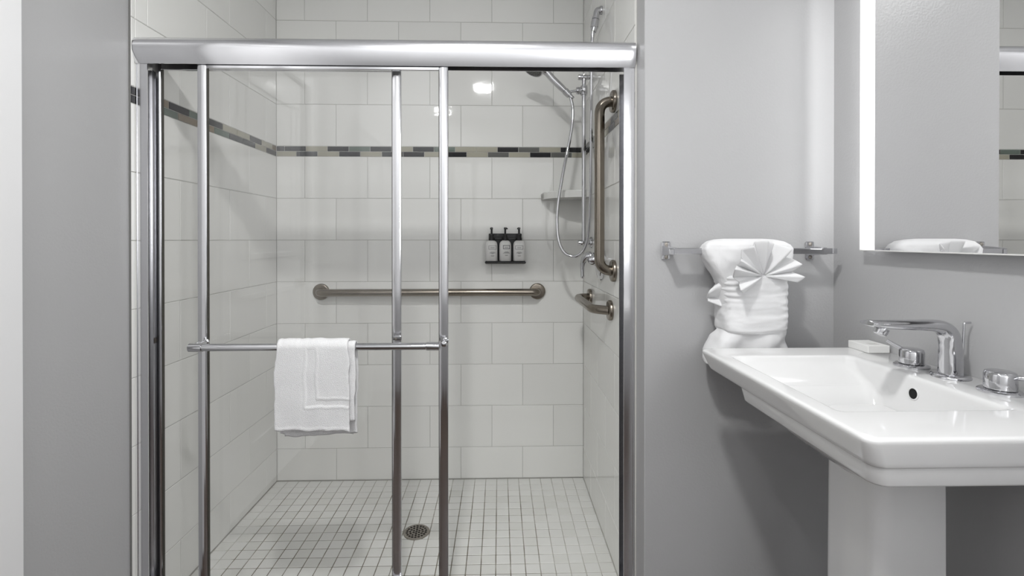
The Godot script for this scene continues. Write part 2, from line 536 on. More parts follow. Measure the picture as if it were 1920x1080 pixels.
func build_shower_floor() -> void:
	var f := structure("floor_shower", "shower floor of small square white mosaic tiles with stained joints", "shower floor")
	put(f, "grout_bed", Shape.new().box(P(XL - 0.006, -0.1, 1.47), P(XR + 0.006, -0.0012, DB + 0.0016), 0.0).done(), mats.floor_grout, "grey grout with brown stains")
	var cb := Shape.new().box(P(XL - 0.002, 0, 1.46), P(XR + 0.002, 0.075, 1.575), 0.004)
	put(f, "curb", cb.done(), mats.tile_a, "white curb under the door track")
	var px := 0.0541; var pd := 0.0525
	var cells := []
	var x := 0.0397 - px * 22
	while x < XR:
		var d := DB - 0.0066 + pd - pd
		var x0 := maxf(x, XL) ; var x1 := minf(x + px, XR)
		var top := DB
		while top > 1.585:
			var lo := d - pd if top == DB else top - pd
			if top == DB: lo = DB - 0.0066 - pd
			lo = maxf(lo, 1.577)
			if x1 - x0 > 0.008 and top - lo > 0.008: cells.append([x0, x1, lo, top])
			top = lo
		x += px
	cells = cells.filter(func(e): return Vector2((e[0] + e[1]) / 2 + 0.3386, (e[2] + e[3]) / 2 - 1.9823).length() > 0.03)
	cells.sort_custom(func(a, b): return (a[2] if a[2] > 1.68 else 9.0) < (b[2] if b[2] > 1.68 else 9.0))
	var tones := [mats.floor_tile_a, mats.floor_tile_b, mats.floor_tile_c]
	var rest := Shape.new()
	for i in cells.size():
		var e: Array = cells[i]
		var w: float = e[1] - e[0] - 0.0032; var h: float = e[3] - e[2] - 0.0032
		var at := P((e[0] + e[1]) / 2, 0.0, (e[2] + e[3]) / 2)
		if i < 300:
			var o := put(f, "floor_tile", tile_mesh(w, h, 0.001, 0.0055), tones[rng.randi() % 3])
			o.position = at
			o.rotation = Vector3(-PI / 2 + rng.randf_range(-0.003, 0.003), rng.randf_range(-0.003, 0.003), rng.randf_range(-0.006, 0.006))
		else:
			rest.box(at + Vector3(-w / 2, -0.0055, -h / 2), at + Vector3(w / 2, 0, h / 2), 0.001)
	var o := put(f, "floor_tiles", rest.done(), mats.floor_tile_a)
	o.set_meta("kind", "stuff")
	# drain
	var at := P(-0.3386, 0.0, 1.9823)
	var t := thing("floor_drain", "round brushed metal drain grate with rings of holes in shower floor", "drain", at)
	var plate := CSGCombiner3D.new()
	plate.name = "grate"
	t.add_child(plate)
	var disc := CSGCylinder3D.new()
	disc.name = "disc"; disc.radius = 0.049; disc.height = 0.004; disc.sides = 48; disc.position.y = 0.0012; disc.material = mats.drain_steel
	plate.add_child(disc)
	for ring in [[0.0, 1], [0.0125, 6], [0.0255, 12], [0.038, 18]]:
		for k in ring[1]:
			var hole := CSGCylinder3D.new()
			hole.radius = 0.0052; hole.height = 0.01; hole.sides = 8; hole.operation = CSGShape3D.OPERATION_SUBTRACTION
			hole.material = mats.drain_steel
			hole.position = Vector3(cos(TAU * k / ring[1] + ring[0] * 40) * ring[0], 0.0012, sin(TAU * k / ring[1] + ring[0] * 40) * ring[0])
			plate.add_child(hole, true)
	put(t, "rim", Shape.new().lathe(at + Vector3(0, -0.0012, 0), Vector3.UP, [[0, 0.053], [0.003, 0.053], [0.0045, 0.051], [0.0045, 0.0492], [0, 0.0492]], 48).done(at), mats.drain_steel)
	put(t, "sump", Shape.new().lathe(at + Vector3(0, -0.0006, 0), Vector3.UP, [[0, 0.0485], [0.0011, 0.0485]], 32).done(at), mats.hole_dark, "dark well under the grate")

# ---- shower enclosure
func build_enclosure() -> void:
	var base := P((XL + XR) / 2, 0.075, 1.52)
	var t := thing("shower_door_frame", "polished metal frame of the sliding shower doors with rounded header", "shower frame", base)
	# header: hollow profile, open below; [d, y]
	var prof := [[1.4915, 1.7225], [1.4835, 1.742], [1.4785, 1.760], [1.4770, 1.774], [1.4785, 1.786], [1.4835, 1.795], [1.4915, 1.8005], [1.5000, 1.8020], [1.556, 1.8020], [1.556, 1.7305], [1.5535, 1.7305], [1.5535, 1.7990],
		[1.5, 1.7990], [1.4925, 1.7975], [1.4862, 1.793], [1.4815, 1.785], [1.480, 1.774], [1.4815, 1.760], [1.4865, 1.742], [1.4945, 1.7225]]
	var front := Shape.new()
	var s0 := front.g.size()
	var n := prof.size()
	var flat := PackedVector2Array()
	for c in prof: flat.append(Vector2(c[0], c[1]))
	for j in n:
		var k := (j + 1) % n
		var gr := 1 if j < 7 else 2 if j >= 12 and j < 19 else -1
		front.quad(P(XL + 0.0006, prof[j][1], prof[j][0]), P(XL + 0.0006, prof[k][1], prof[k][0]), P(XR - 0.0006, prof[k][1], prof[k][0]), P(XR - 0.0006, prof[j][1], prof[j][0]), gr)
	var ix := Geometry2D.triangulate_polygon(flat)
	for i in range(0, ix.size(), 3):
		var a := flat[ix[i]]; var b := flat[ix[i + 1]]; var c := flat[ix[i + 2]]
		front.tri(P(XL + 0.0006, a.y, a.x), P(XL + 0.0006, c.y, c.x), P(XL + 0.0006, b.y, b.x), -1)
		front.tri(P(XR - 0.0006, a.y, a.x), P(XR - 0.0006, b.y, b.x), P(XR - 0.0006, c.y, c.x), -1)
	front.fix(s0)
	put(t, "header_rail", front.done(base), mats.bright_aluminium)
	# wall channels; [x, d]
	var left := [[XL + 0.0006, 1.4945], [XL + 0.034, 1.4945], [XL + 0.034, 1.4975], [XL + 0.0036, 1.4975], [XL + 0.0036, 1.5525], [XL + 0.034, 1.5525], [XL + 0.034, 1.5555], [XL + 0.0006, 1.5555]]
	var right := []
	for c in left: right.append([XR - (c[0] - XL), c[1]])
	put(t, "wall_channel", Shape.new().extrude(left, Vector3(0, 0.08, 0), Vector3(0, 1.7222, 0), Vector3.RIGHT, Vector3.FORWARD).done(base), mats.bright_aluminium)
	put(t, "wall_channel", Shape.new().extrude(right, Vector3(0, 0.08, 0), Vector3(0, 1.7222, 0), Vector3.RIGHT, Vector3.FORWARD).done(base), mats.bright_aluminium)
	# raised fins and screw on the channels
	put(t, "channel_fin", Shape.new().box(P(XL + 0.0006, 0.08, 1.4925), P(XL + 0.004, 1.722, 1.4945), 0.0005).done(base), mats.bright_aluminium)
	put(t, "channel_fin", Shape.new().box(P(XR - 0.006, 0.08, 1.4925), P(XR - 0.003, 1.722, 1.4945), 0.0005).done(base), mats.bright_aluminium)
	put(t, "screw", Shape.new().lathe(P(XR - 0.0036, 0.212, 1.527), Vector3.LEFT, [[0, 0.004], [0.0015, 0.0038], [0.003, 0.0]], 12).done(base), mats.chrome)
	put(t, "bumper", Shape.new().box(P(XL + 0.0036, 0.866, 1.5), P(XL + 0.012, 0.882, 1.521), 0.002).done(base), mats.nickel, "small brass coloured bumper")
	var track := [[1.488, 0.075], [1.488, 0.108], [1.491, 0.108], [1.491, 0.082], [1.519, 0.082], [1.519, 0.095], [1.522, 0.095], [1.522, 0.082], [1.555, 0.082], [1.555, 0.095], [1.558, 0.095], [1.558, 0.075]]
	put(t, "bottom_track", Shape.new().extrude(track, Vector3(XL + 0.0006, 0, 0), Vector3(XR - 0.0006, 0, 0), Vector3.FORWARD, Vector3.UP).done(base), mats.bright_aluminium)

	panel("shower_door_panel", "outer sliding glass shower door carrying the towel bar", -0.9178, -0.1585, 1.505, 1.712, true)
	panel("shower_door_panel", "inner sliding glass shower door behind the towel bar door", -1.0760, -0.3095, 1.5385, 1.718, false)

func panel(called: String, label: String, x0: float, x1: float, d: float, top: float, outer: bool) -> void:
	var base := P((x0 + x1) / 2, 0.084, d)
	var t := thing(called, label, "glass door", base)
	var w := 0.0275
	var th := 0.0125
	# stiles with a soft round face; [x, d]
	for e in [x0, x1 - w]:
		var pr := []
		for k in 9:
			var a := PI * k / 8
			pr.append([e + w / 2 - cos(a) * w / 2, d - th / 2 + 0.002 - sin(a) * 0.0035 * (1.0 if k > 0 and k < 8 else 0.0)])
		pr.append([e + w, d + th / 2]); pr.append([e, d + th / 2])
		put(t, "stile", Shape.new().extrude(pr, Vector3(0, 0.086, 0), Vector3(0, 1.742, 0), Vector3.RIGHT, Vector3.FORWARD).done(base), mats.polished_stile)
	put(t, "top_rail", Shape.new().box(P(x0 + w, top, d - th / 2), P(x1 - w, 1.742, d + th / 2), 0.0012).done(base), mats.polished_stile)
	put(t, "bottom_rail", Shape.new().box(P(x0 + w, 0.086, d - th / 2), P(x1 - w, 0.112, d + th / 2), 0.0012).done(base), mats.polished_stile)
	put(t, "glass_pane", Shape.new().box(P(x0 + w - 0.004, 0.11, d - 0.0026), P(x1 - w + 0.004, top + 0.004, d + 0.0026), 0.0).done(base), mats.clear_glass)
	var gk := Shape.new()
	gk.box(P(x0 + w, 0.112, d - 0.004), P(x0 + w + 0.0032, top, d + 0.004), 0.0006)
	gk.box(P(x1 - w - 0.0018, 0.112, d - 0.004), P(x1 - w, top, d + 0.004), 0.0006)
	put(t, "gasket", gk.done(base), mats.gasket, "dark glazing strip")
	if not outer:
		var g := put(t, "pull_clamp", Shape.new().box(P(x1 - w + 0.002, 0.876, d - th / 2 - 0.010), P(x1 + 0.003, 0.889, d - th / 2 - 0.0005), 0.002).done(base), mats.chrome)
		put(g, "clamp_screw", Shape.new().lathe(P(x1 - w / 2 - 0.001, 0.8825, d - th / 2 - 0.010), Vector3.BACK, [[0, 0.004], [0.0015, 0.0035], [0.002, 0.0]], 12).done(base), mats.drain_steel)
		return
	# towel bar
	var y := 0.8745
	var db := 1.45
	var xa := x0 + w / 2 + 0.012
	var xb := x1 - w / 2 + 0.006
	var bar := put(t, "towel_bar", Shape.new().tube(PackedVector3Array([P(-0.872, y, db), P(-0.215, y, db)]), 0.0108, 24).done(base), mats.chrome)
	put(bar, "end_sleeve", Shape.new().lathe(P(-0.9125, y, db), Vector3.RIGHT, [[0, 0.0105], [0.0015, 0.0128], [0.039, 0.0128], [0.0405, 0.0112]], 24).done(base), mats.chrome)
	put(bar, "end_sleeve", Shape.new().lathe(P(-0.2185, y, db), Vector3.RIGHT, [[0, 0.0112], [0.0015, 0.0128], [0.039, 0.0128], [0.0405, 0.0105]], 24).done(base), mats.chrome)
	for x in [xa, xb]:
		var post := Shape.new()
		post.lathe(P(x, y + 0.006, 1.4998), Vector3.BACK, [[0, 0.0095], [0.004, 0.0095], [0.006, 0.0065], [0.034, 0.006], [0.038, 0.0085], [0.043, 0.0098], [0.05, 0.0085], [0.054, 0.0]], 18)
		put(bar, "bracket", post.done(base), mats.chrome)

# ---- shower fittings
func flange(s: Shape, at: Vector3, dir: Vector3, r: float, h := 0.014) -> void:
	s.lathe(at, dir, [[0, r], [h * 0.65, r], [h * 0.95, r * 0.93], [h, r * 0.85], [h, r * 0.4]], 36)

func build_shower_fittings() -> void:
	# long grab bar on the rear wall
	var b := P(-0.345, 0.934, DB)
	var t := thing("grab_bar", "long horizontal brushed nickel grab bar on the rear shower wall", "grab bar", b)
	var bar := Shape.new()
	var y := 0.934
	var dd := DB - 0.052
	bar.tube(bent_path([P(-0.878, y, DB - 0.006), P(-0.878, y, dd), P(0.187, y, dd), P(0.187, y, DB - 0.006)], 0.03), 0.0178, 24)
	put(t, "bar", bar.done(b), mats.nickel)
	for x in [-0.878, 0.187]:
		var s := Shape.new(); flange(s, P(x, y, DB - 0.0005), Vector3.BACK, 0.04)
		put(t, "flange", s.done(b), mats.nickel)
	# upright grab bar on the right wall
	b = P(XR, 1.385, 1.757)
	t = thing("grab_bar", "upright brushed nickel grab bar on the right shower wall", "grab bar", b)
	bar = Shape.new()
	var xo := XR - 0.056
	bar.tube(bent_path([P(XR - 0.006, 1.693, 1.757), P(xo, 1.693, 1.757), P(xo, 1.078, 1.757), P(XR - 0.006, 1.078, 1.757)], 0.048, 14), 0.0185, 24)
	put(t, "bar", bar.done(b), mats.nickel)
	for yy in [1.693, 1.078]:
		var s := Shape.new(); flange(s, P(XR - 0.0005, yy, 1.757), Vector3.LEFT, 0.04)
		put(t, "flange", s.done(b), mats.nickel)
	# short grab bar on the right wall
	b = P(XR, 0.926, 2.01)
	t = thing("grab_bar", "short brushed nickel grab bar below the shower valve", "grab bar", b)
	bar = Shape.new()
	bar.tube(bent_path([P(XR - 0.006, 0.928, 2.217), P(XR - 0.064, 0.928, 2.205), P(XR - 0.064, 0.926, 1.85), P(XR - 0.006, 0.926, 1.806)], 0.035, 10), 0.0172, 24)
	put(t, "bar", bar.done(b), mats.nickel)
	for d in [2.217, 1.806]:
		var s := Shape.new(); flange(s, P(XR - 0.0005, 0.927, d), Vector3.LEFT, 0.038)
		put(t, "flange", s.done(b), mats.nickel)
	# slide rail
	var rx := 0.382; var rd := 2.2
	b = P(XR, 1.177, rd)
	t = thing("shower_slide_rail", "slim upright chrome slide rail holding the hand shower", "shower rail", b)
	put(t, "rail", Shape.new().tube(PackedVector3Array([P(rx, 1.168, rd), P(rx, 1.938, rd)]), 0.0096, 18).done(b), mats.chrome)
	for yy in [1.928, 1.177]:
		var s := Shape.new()
		s.lathe(P(rx - 0.026, yy, rd), Vector3.RIGHT, [[0, 0.0115], [0.002, 0.0125], [0.038, 0.0125], [0.04, 0.0105], [0.056, 0.0105]], 20)
		flange(s, P(XR - 0.0005, yy, rd), Vector3.LEFT, 0.026, 0.012)
		put(t, "rail_bracket", s.done(b), mats.chrome)
	var sl := Shape.new()
	var sy := 1.868
	sl.lathe(P(rx, sy - 0.021, rd), Vector3.UP, [[0, 0.014], [0.002, 0.0165], [0.04, 0.0165], [0.042, 0.014]], 20)
	sl.lathe(P(rx - 0.012, sy, rd), Vector3(-1, -0.1, 0), [[0, 0.015], [0.012, 0.0165], [0.022, 0.015], [0.026, 0.006], [0.05, 0.0055]], 20)
	sl.lathe(P(rx, sy, rd - 0.012), Vector3.BACK, [[0, 0.012], [0.014, 0.0135], [0.02, 0.011], [0.022, 0]], 20)
	put(t, "slider", sl.done(b), mats.chrome)
	# the cup that grips the handset
	var hp := P(0.309, 1.853, rd)
	var hdir := (P(0.2055, 1.952, rd) - hp).normalized()
	put(t, "holder_cup", Shape.new().lathe(hp - hdir * 0.012, hdir, [[0, 0.013], [0.002, 0.0152], [0.03, 0.0165], [0.032, 0.014]], 20).done(b), mats.chrome)
	# hand shower
	b = hp
	t = thing("hand_shower", "chrome hand shower with round dotted face resting in the slider", "hand shower", b)
	var head := P(0.156, 1.973, rd - 0.005)
	var pth := smooth_path([hp - hdir * 0.02, hp + hdir * 0.03, hp + hdir * 0.09, P(0.214, 1.948, rd), P(0.185, 1.966, rd - 0.003)], 6)
	var rad := []
	for i in pth.size():
		var u := float(i) / (pth.size() - 1)
		rad.append(lerpf(0.0105, 0.0158, smoothstep(0.0, 0.35, u)) + 0.004 * smoothstep(0.7, 1.0, u))
	put(t, "handle", Shape.new().tube(pth, rad, 18).done(b), mats.chrome)
	var fn := Vector3(-0.42, -0.87, 0.26).normalized()
	put(t, "head", Shape.new().lathe(head - fn * 0.016, fn, [[0, 0.008], [0.004, 0.024], [0.012, 0.040], [0.022, 0.048], [0.03, 0.050], [0.034, 0.049], [0.034, 0.044]], 36).done(b), mats.chrome)
	put(t, "spray_face", Shape.new().lathe(head + fn * 0.0165, fn, [[0, 0.0445], [0.002, 0.0445], [0.003, 0.042], [0.0035, 0.0]], 36).done(b), mats.glass_grey, "grey spray face")
	var nz := Shape.new()
	var e1 := fn.cross(Vector3.UP).normalized(); var e2 := fn.cross(e1)
	for ring in [[0.009, 6], [0.018, 12], [0.027, 16], [0.035, 22]]:
		for k in ring[1]:
			var a: float = TAU * k / ring[1]
			nz.lathe(head + fn * 0.0195 + (e1 * cos(a) + e2 * sin(a)) * ring[0], fn, [[0, 0.0021], [0.0022, 0.0014]], 6)
	put(t, "spray_nozzle", nz.done(b), mats.black_plastic, "dark rubber spray nozzles")
	# supply elbow and hose
	b = P(XR, 2.13, 1.978)
	t = thing("supply_elbow", "chrome wall elbow feeding the shower hose above the door header", "shower elbow", b)
	var el := Shape.new()
	el.tube(bent_path([P(XR - 0.003, 2.128, 1.978), P(XR - 0.02, 2.128, 1.978), P(XR - 0.027, 2.085, 1.978)], 0.012), 0.0135, 20)
	put(t, "elbow", el.done(b), mats.chrome)
	var fl := Shape.new(); flange(fl, P(XR - 0.0005, 2.128, 1.978), Vector3.LEFT, 0.017, 0.01)
	put(t, "flange", fl.done(b), mats.chrome)
	put(t, "vacuum_breaker", Shape.new().lathe(P(XR - 0.0262, 2.096, 1.978), Vector3(-0.16, -1, 0), [[0, 0.0165], [0.006, 0.0165], [0.007, 0.0135], [0.012, 0.0135], [0.013, 0.0165], [0.04, 0.017], [0.042, 0.0145], [0.056, 0.0125], [0.058, 0.009]], 20).done(b), mats.chrome)
	b = P(XR - 0.03, 2.04, 1.978)
	var pts := [P(0.3815, 2.045, 1.978), P(0.378, 1.99, 1.982), P(0.378, 1.86, 1.995), P(0.383, 1.6, 2.03), P(0.388, 1.36, 2.07), P(0.386, 1.22, 2.1), P(0.372, 1.155, 2.115), P(0.345, 1.123, 2.125), P(0.315, 1.118, 2.135), P(0.283, 1.138, 2.145),
		P(0.262, 1.19, 2.155), P(0.256, 1.27, 2.165), P(0.263, 1.36, 2.175), P(0.285, 1.49, 2.185), P(0.312, 1.62, 2.19), P(0.329, 1.72, 2.195), P(0.331, 1.79, 2.2), P(0.322, 1.832, 2.2), hp - hdir * 0.012]
	var centre := smooth_path(pts, 40)
	# even steps along the hose, ribbed
	var even := PackedVector3Array([centre[0]])
	var acc := 0.0
	for i in range(1, centre.size()):
		acc += centre[i].distance_to(centre[i - 1])
		if acc >= 0.0021: even.append(centre[i]); acc = 0.0
	var rr := []
	for i in even.size(): rr.append(0.0078 if i % 2 == 0 else 0.0066)
	var hose := thing("shower_hose", "ribbed chrome shower hose looping from the wall elbow to the handset", "hose", b)
	put(hose, "hose_tube", Shape.new().tube(even, rr, 12).done(b), mats.chrome)
	put(hose, "hose_nut", Shape.new().lathe(hp - hdir * 0.034, hdir, [[0, 0.008], [0.002, 0.0095], [0.018, 0.0105], [0.02, 0.009]], 16).done(b), mats.chrome)
	# valve
	b = P(XR, 1.108, 1.995)
	t = thing("shower_valve", "round chrome shower valve with curved lever handle behind upright grab bar", "shower valve", b)
	put(t, "escutcheon", Shape.new().lathe(P(XR - 0.0005, 1.108, 1.995), Vector3.LEFT, [[0, 0.085], [0.004, 0.085], [0.009, 0.079], [0.013, 0.06], [0.015, 0.02], [0.015, 0.0]], 40).done(b), mats.chrome)
	var hub := Shape.new()
	hub.lathe(P(XR - 0.012, 1.108, 2.0), Vector3.LEFT, [[0, 0.026], [0.012, 0.025], [0.03, 0.021], [0.04, 0.015], [0.044, 0.0]], 28)
	put(t, "hub", hub.done(b), mats.chrome)
	var lp := smooth_path([P(XR - 0.026, 1.112, 2.005), P(XR - 0.042, 1.122, 2.01), P(XR - 0.058, 1.118, 2.015), P(XR - 0.069, 1.1, 2.02), P(XR - 0.0735, 1.076, 2.02), P(XR - 0.0735, 1.05, 2.02), P(XR - 0.0725, 1.030, 2.02)], 8)
	var lr := []
	for i in lp.size():
		var u := float(i) / (lp.size() - 1)
		lr.append(lerpf(0.02, 0.0078, smoothstep(0.1, 0.75, u)) * (1.0 - 0.35 * smoothstep(0.93, 1.0, u)))
	put(t, "lever", Shape.new().tube(lp, lr, 16).done(b), mats.chrome)
	# corner shelf
	b = P(XR, 1.388, DB)
	t = thing("corner_shelf", "white ceramic corner shelf in the rear right shower corner", "shelf", b)
	var poly := [[XR - 0.0006, DB - 0.0006], [0.205, DB - 0.0006], [0.203, DB - 0.05]]
	for k in 9:
		var a := deg_to_rad(8 + 74 * k / 8.0)
		poly.append([XR - cos(a) * 0.212, DB - sin(a) * 0.19])
	poly.append([XR - 0.0006, DB - 0.19])
	var sh := Shape.new()
	sh.extrude(poly, Vector3(0, 1.388, 0), Vector3(0, 1.415, 0), Vector3.RIGHT, Vector3.FORWARD)
	put(t, "shelf_plate", sh.done(b), mats.shelf_glaze)
	var lip := []
	for k in 13:
		var a := deg_to_rad(4 + 82 * k / 12.0)
		lip.append(P(XR - cos(a) * 0.203, 1.417, DB - sin(a) * 0.181))
	put(t, "lip", Shape.new().tube(PackedVector3Array(lip), 0.006, 10).done(b), mats.shelf_glaze)

# ---- dispenser with three bottles
func build_dispenser() -> void:
	var b := P(0.0265, 1.075, DB)
	var t := thing("dispenser_holder", "black wall holder for three soap bottles on the rear shower wall", "holder", b)
	put(t, "back_plate", Shape.new().box(P(-0.0545, 1.078, DB - 0.008), P(0.1095, 1.221, DB - 0.0005), 0.003).done(b), mats.black_plastic)
	put(t, "tray", Shape.new().box(P(-0.0715, 1.0745, DB - 0.078), P(0.1265, 1.0865, DB - 0.0005), 0.004).done(b), mats.black_plastic)
	var br := Shape.new()
	br.box(P(-0.0545, 1.1905, DB - 0.0265), P(0.1095, 1.2025, DB - 0.006), 0.002)
	put(t, "neck_bracket", br.done(b), mats.black_plastic)
	var xs := [-0.0395, 0.0268, 0.0945]
	var labels := ["white pump bottle in the black holder, on the long grab bar's flange-far end", "white pump bottle between the two others in black holder", "white pump bottle in the black holder, closest to the corner shelf"]
	labels[0] = "white pump bottle in the black holder, farthest from the corner shelf"
	for i in 3:
		var c: float = xs[i]
		var dc := DB - 0.043
		var base := P(c, 1.0867, dc)
		var o := thing("pump_bottle", labels[i], "bottle", base, "pump bottles in the shower holder")
		var rings := []
		for e in [[0.0, 0.026, 0.024], [0.002, 0.0288, 0.027], [0.07, 0.0288, 0.027], [0.08, 0.0282, 0.0265], [0.088, 0.0262, 0.0245], [0.0945, 0.0222, 0.021], [0.0985, 0.0165, 0.016], [0.1, 0.0135, 0.0135]]:
			rings.append(round_rect(c - e[1], c + e[1], dc - e[2], dc + e[2], [e[2] * 0.55, e[2] * 0.55, e[2] * 0.55, e[2] * 0.55], 1.0867 + e[0], 5))
		put(o, "body", Shape.new().loft(rings).done(base), mats.bottle_white)
		put(o, "collar", Shape.new().lathe(P(c, 1.1855, dc), Vector3.UP, [[0, 0.0138], [0.002, 0.0148], [0.014, 0.0148], [0.016, 0.013], [0.03, 0.0105], [0.031, 0.006]], 24).done(base), mats.black_plastic)
		var pump := Shape.new()
		pump.lathe(P(c, 1.215, dc), Vector3.UP, [[0, 0.0048], [0.026, 0.0048], [0.027, 0.0062], [0.034, 0.0068], [0.0355, 0.005]], 14)
		var turn: float = [-0.15, 0.35, -0.3][i]
		pump.tube(PackedVector3Array([P(c, 1.2455, dc), P(c + 0.012 * turn, 1.2465, dc - 0.016), P(c + 0.026 * turn, 1.2435, dc - 0.03)]), [0.0055, 0.005, 0.0035], 10)
		put(o, "pump", pump.done(base), mats.black_plastic)
		# printed label: a framed name and lines of small text
		var ink := Shape.new()
		var f := dc - 0.0271
		var mx: float = c + [0.005, 0.006, 0.0][i]
		var hw: float = [0.0185, 0.0165, 0.0185][i]
		var y1: float = [1.162, 1.164, 1.162][i]
		var hh := 0.0185
		var lw: float = [0.0012, 0.0024, 0.0014][i]
		for e in [[mx - hw, mx + hw, y1 - lw, y1], [mx - hw, mx + hw, y1 - hh, y1 - hh + lw], [mx - hw, mx - hw + lw, y1 - hh, y1], [mx + hw - lw, mx + hw, y1 - hh, y1]]:
			ink.box(P(e[0], e[2], f - 0.0002), P(e[1], e[3], f + 0.0003), 0.0)
		for e in [[0.55, 0.0085, 0.0012], [0.5, 0.0115, 0.0008]]:
			ink.box(P(mx - hw * e[0], y1 - e[1] - e[2], f - 0.0002), P(mx + hw * e[0], y1 - e[1], f + 0.0003), 0.0)
		for e in [[0.5, 0.031, 0.0014], [0.75, 0.0345, 0.0018], [0.3 if i != 1 else 1.0, 0.0385, 0.0014], [0.45, 0.048, 0.001], [0.35, 0.0505, 0.001]]:
			ink.box(P(mx - hw * e[0], y1 - e[1] - e[2], f - 0.0002), P(mx + hw * e[0], y1 - e[1], f + 0.0003), 0.0)
		put(o, "label_print", ink.done(base), mats.print_ink, "grey printed frame and lines of text")

# ---- hand towel folded over the door's towel bar
func build_hand_towel() -> void:
	var b := P(-0.54, 0.6, 1.45)
	var t := thing("hand_towel", "white terry hand towel folded over the shower door's towel bar", "towel", b)
	var n := FastNoiseLite.new()
	n.seed = 4; n.frequency = 9.0; n.fractal_octaves = 2
	var fuzz := FastNoiseLite.new()
	fuzz.seed = 8; fuzz.frequency = 260.0
	var yb := 0.8745
	# two layers: the outer fold and an inner fold that shows beside and below it
	for layer in 2:
		var r := 0.0108 + 0.0035 + 0.0075 * (1 - layer)
		var x0: float = [-0.6555, -0.6405][layer]
		var x1: float = [-0.4390, -0.4245][layer]
		var front: float = [0.238, 0.226][layer]
		var back: float = [0.262, 0.273][layer]
		var total := front + PI * r + back
		var f := func(u: float, v: float) -> Vector3:
			var s := v * total
			var x := lerpf(x0, x1, u)
			var p: Vector3
			var nrm: Vector3
			if s < front:
				p = P(x, yb - (front - s), 1.45 - r); nrm = Vector3(0, 0, 1)
			elif s < front + PI * r:
				var a := (s - front) / r
				p = P(x, yb + sin(a) * r, 1.45 - cos(a) * r); nrm = Vector3(0, sin(a), cos(a))
			else:
				p = P(x, yb - (s - front - PI * r), 1.45 + r); nrm = Vector3(0, 0, -1)
			var drop := maxf(0.0, yb - p.y)
			var k := n.get_noise_3d(p.x, p.y * 0.5, layer * 3.0) * 0.004 * (0.4 + drop * 3.0)
			var h := fuzz.get_noise_3d(p.x, p.y, p.z) * 0.0009
			if layer == 0 and s < front:
				# woven band: an upright stripe pair that turns a corner to the right
				var gx := (x - x0) / (x1 - x0); var gy := drop / front
				var band := 0.0
				for e in [[0.41, 0.71], [0.565, 0.61]]:
					if gy < e[1]: band += exp(-pow((gx - e[0]) / 0.014, 2.0))
					if gx > e[0]: band += exp(-pow((gy - e[1]) / 0.012, 2.0))
				var inside := 1.0 if (gx > 0.41 and gx < 0.565 and gy < 0.71) or (gy > 0.61 and gy < 0.71 and gx > 0.41) else 0.0
				h = h * (1.0 - 0.6 * inside) + 0.0022 * minf(band, 1.0) - 0.0012 * inside
				if gy > 0.955: h += 0.001
			p += nrm * (k + h)
			# rounded side edges and a slightly uneven hem
			p.y -= 0.004 * n.get_noise_2d(x * 2.0, layer) * (drop / front) + (0.004 * u if layer == 0 else -0.012 * u) * (drop / front)
			p.x += 0.004 * n.get_noise_2d(p.y * 1.5, 7.0 + layer) - (0.006 * smoothstep(0.05, 0.0, drop) * (2.0 * u - 1.0) if layer == 0 else 0.0)
			p.y += 0.0025 * n.get_noise_2d(x * 3.0, 20.0) * smoothstep(0.03, 0.0, drop)
			return p
		put(t, "cloth_fold", Shape.new().sheet(f, 90 if layer == 0 else 50, 200 if layer == 0 else 90, 0.007).done(b), mats.terry)

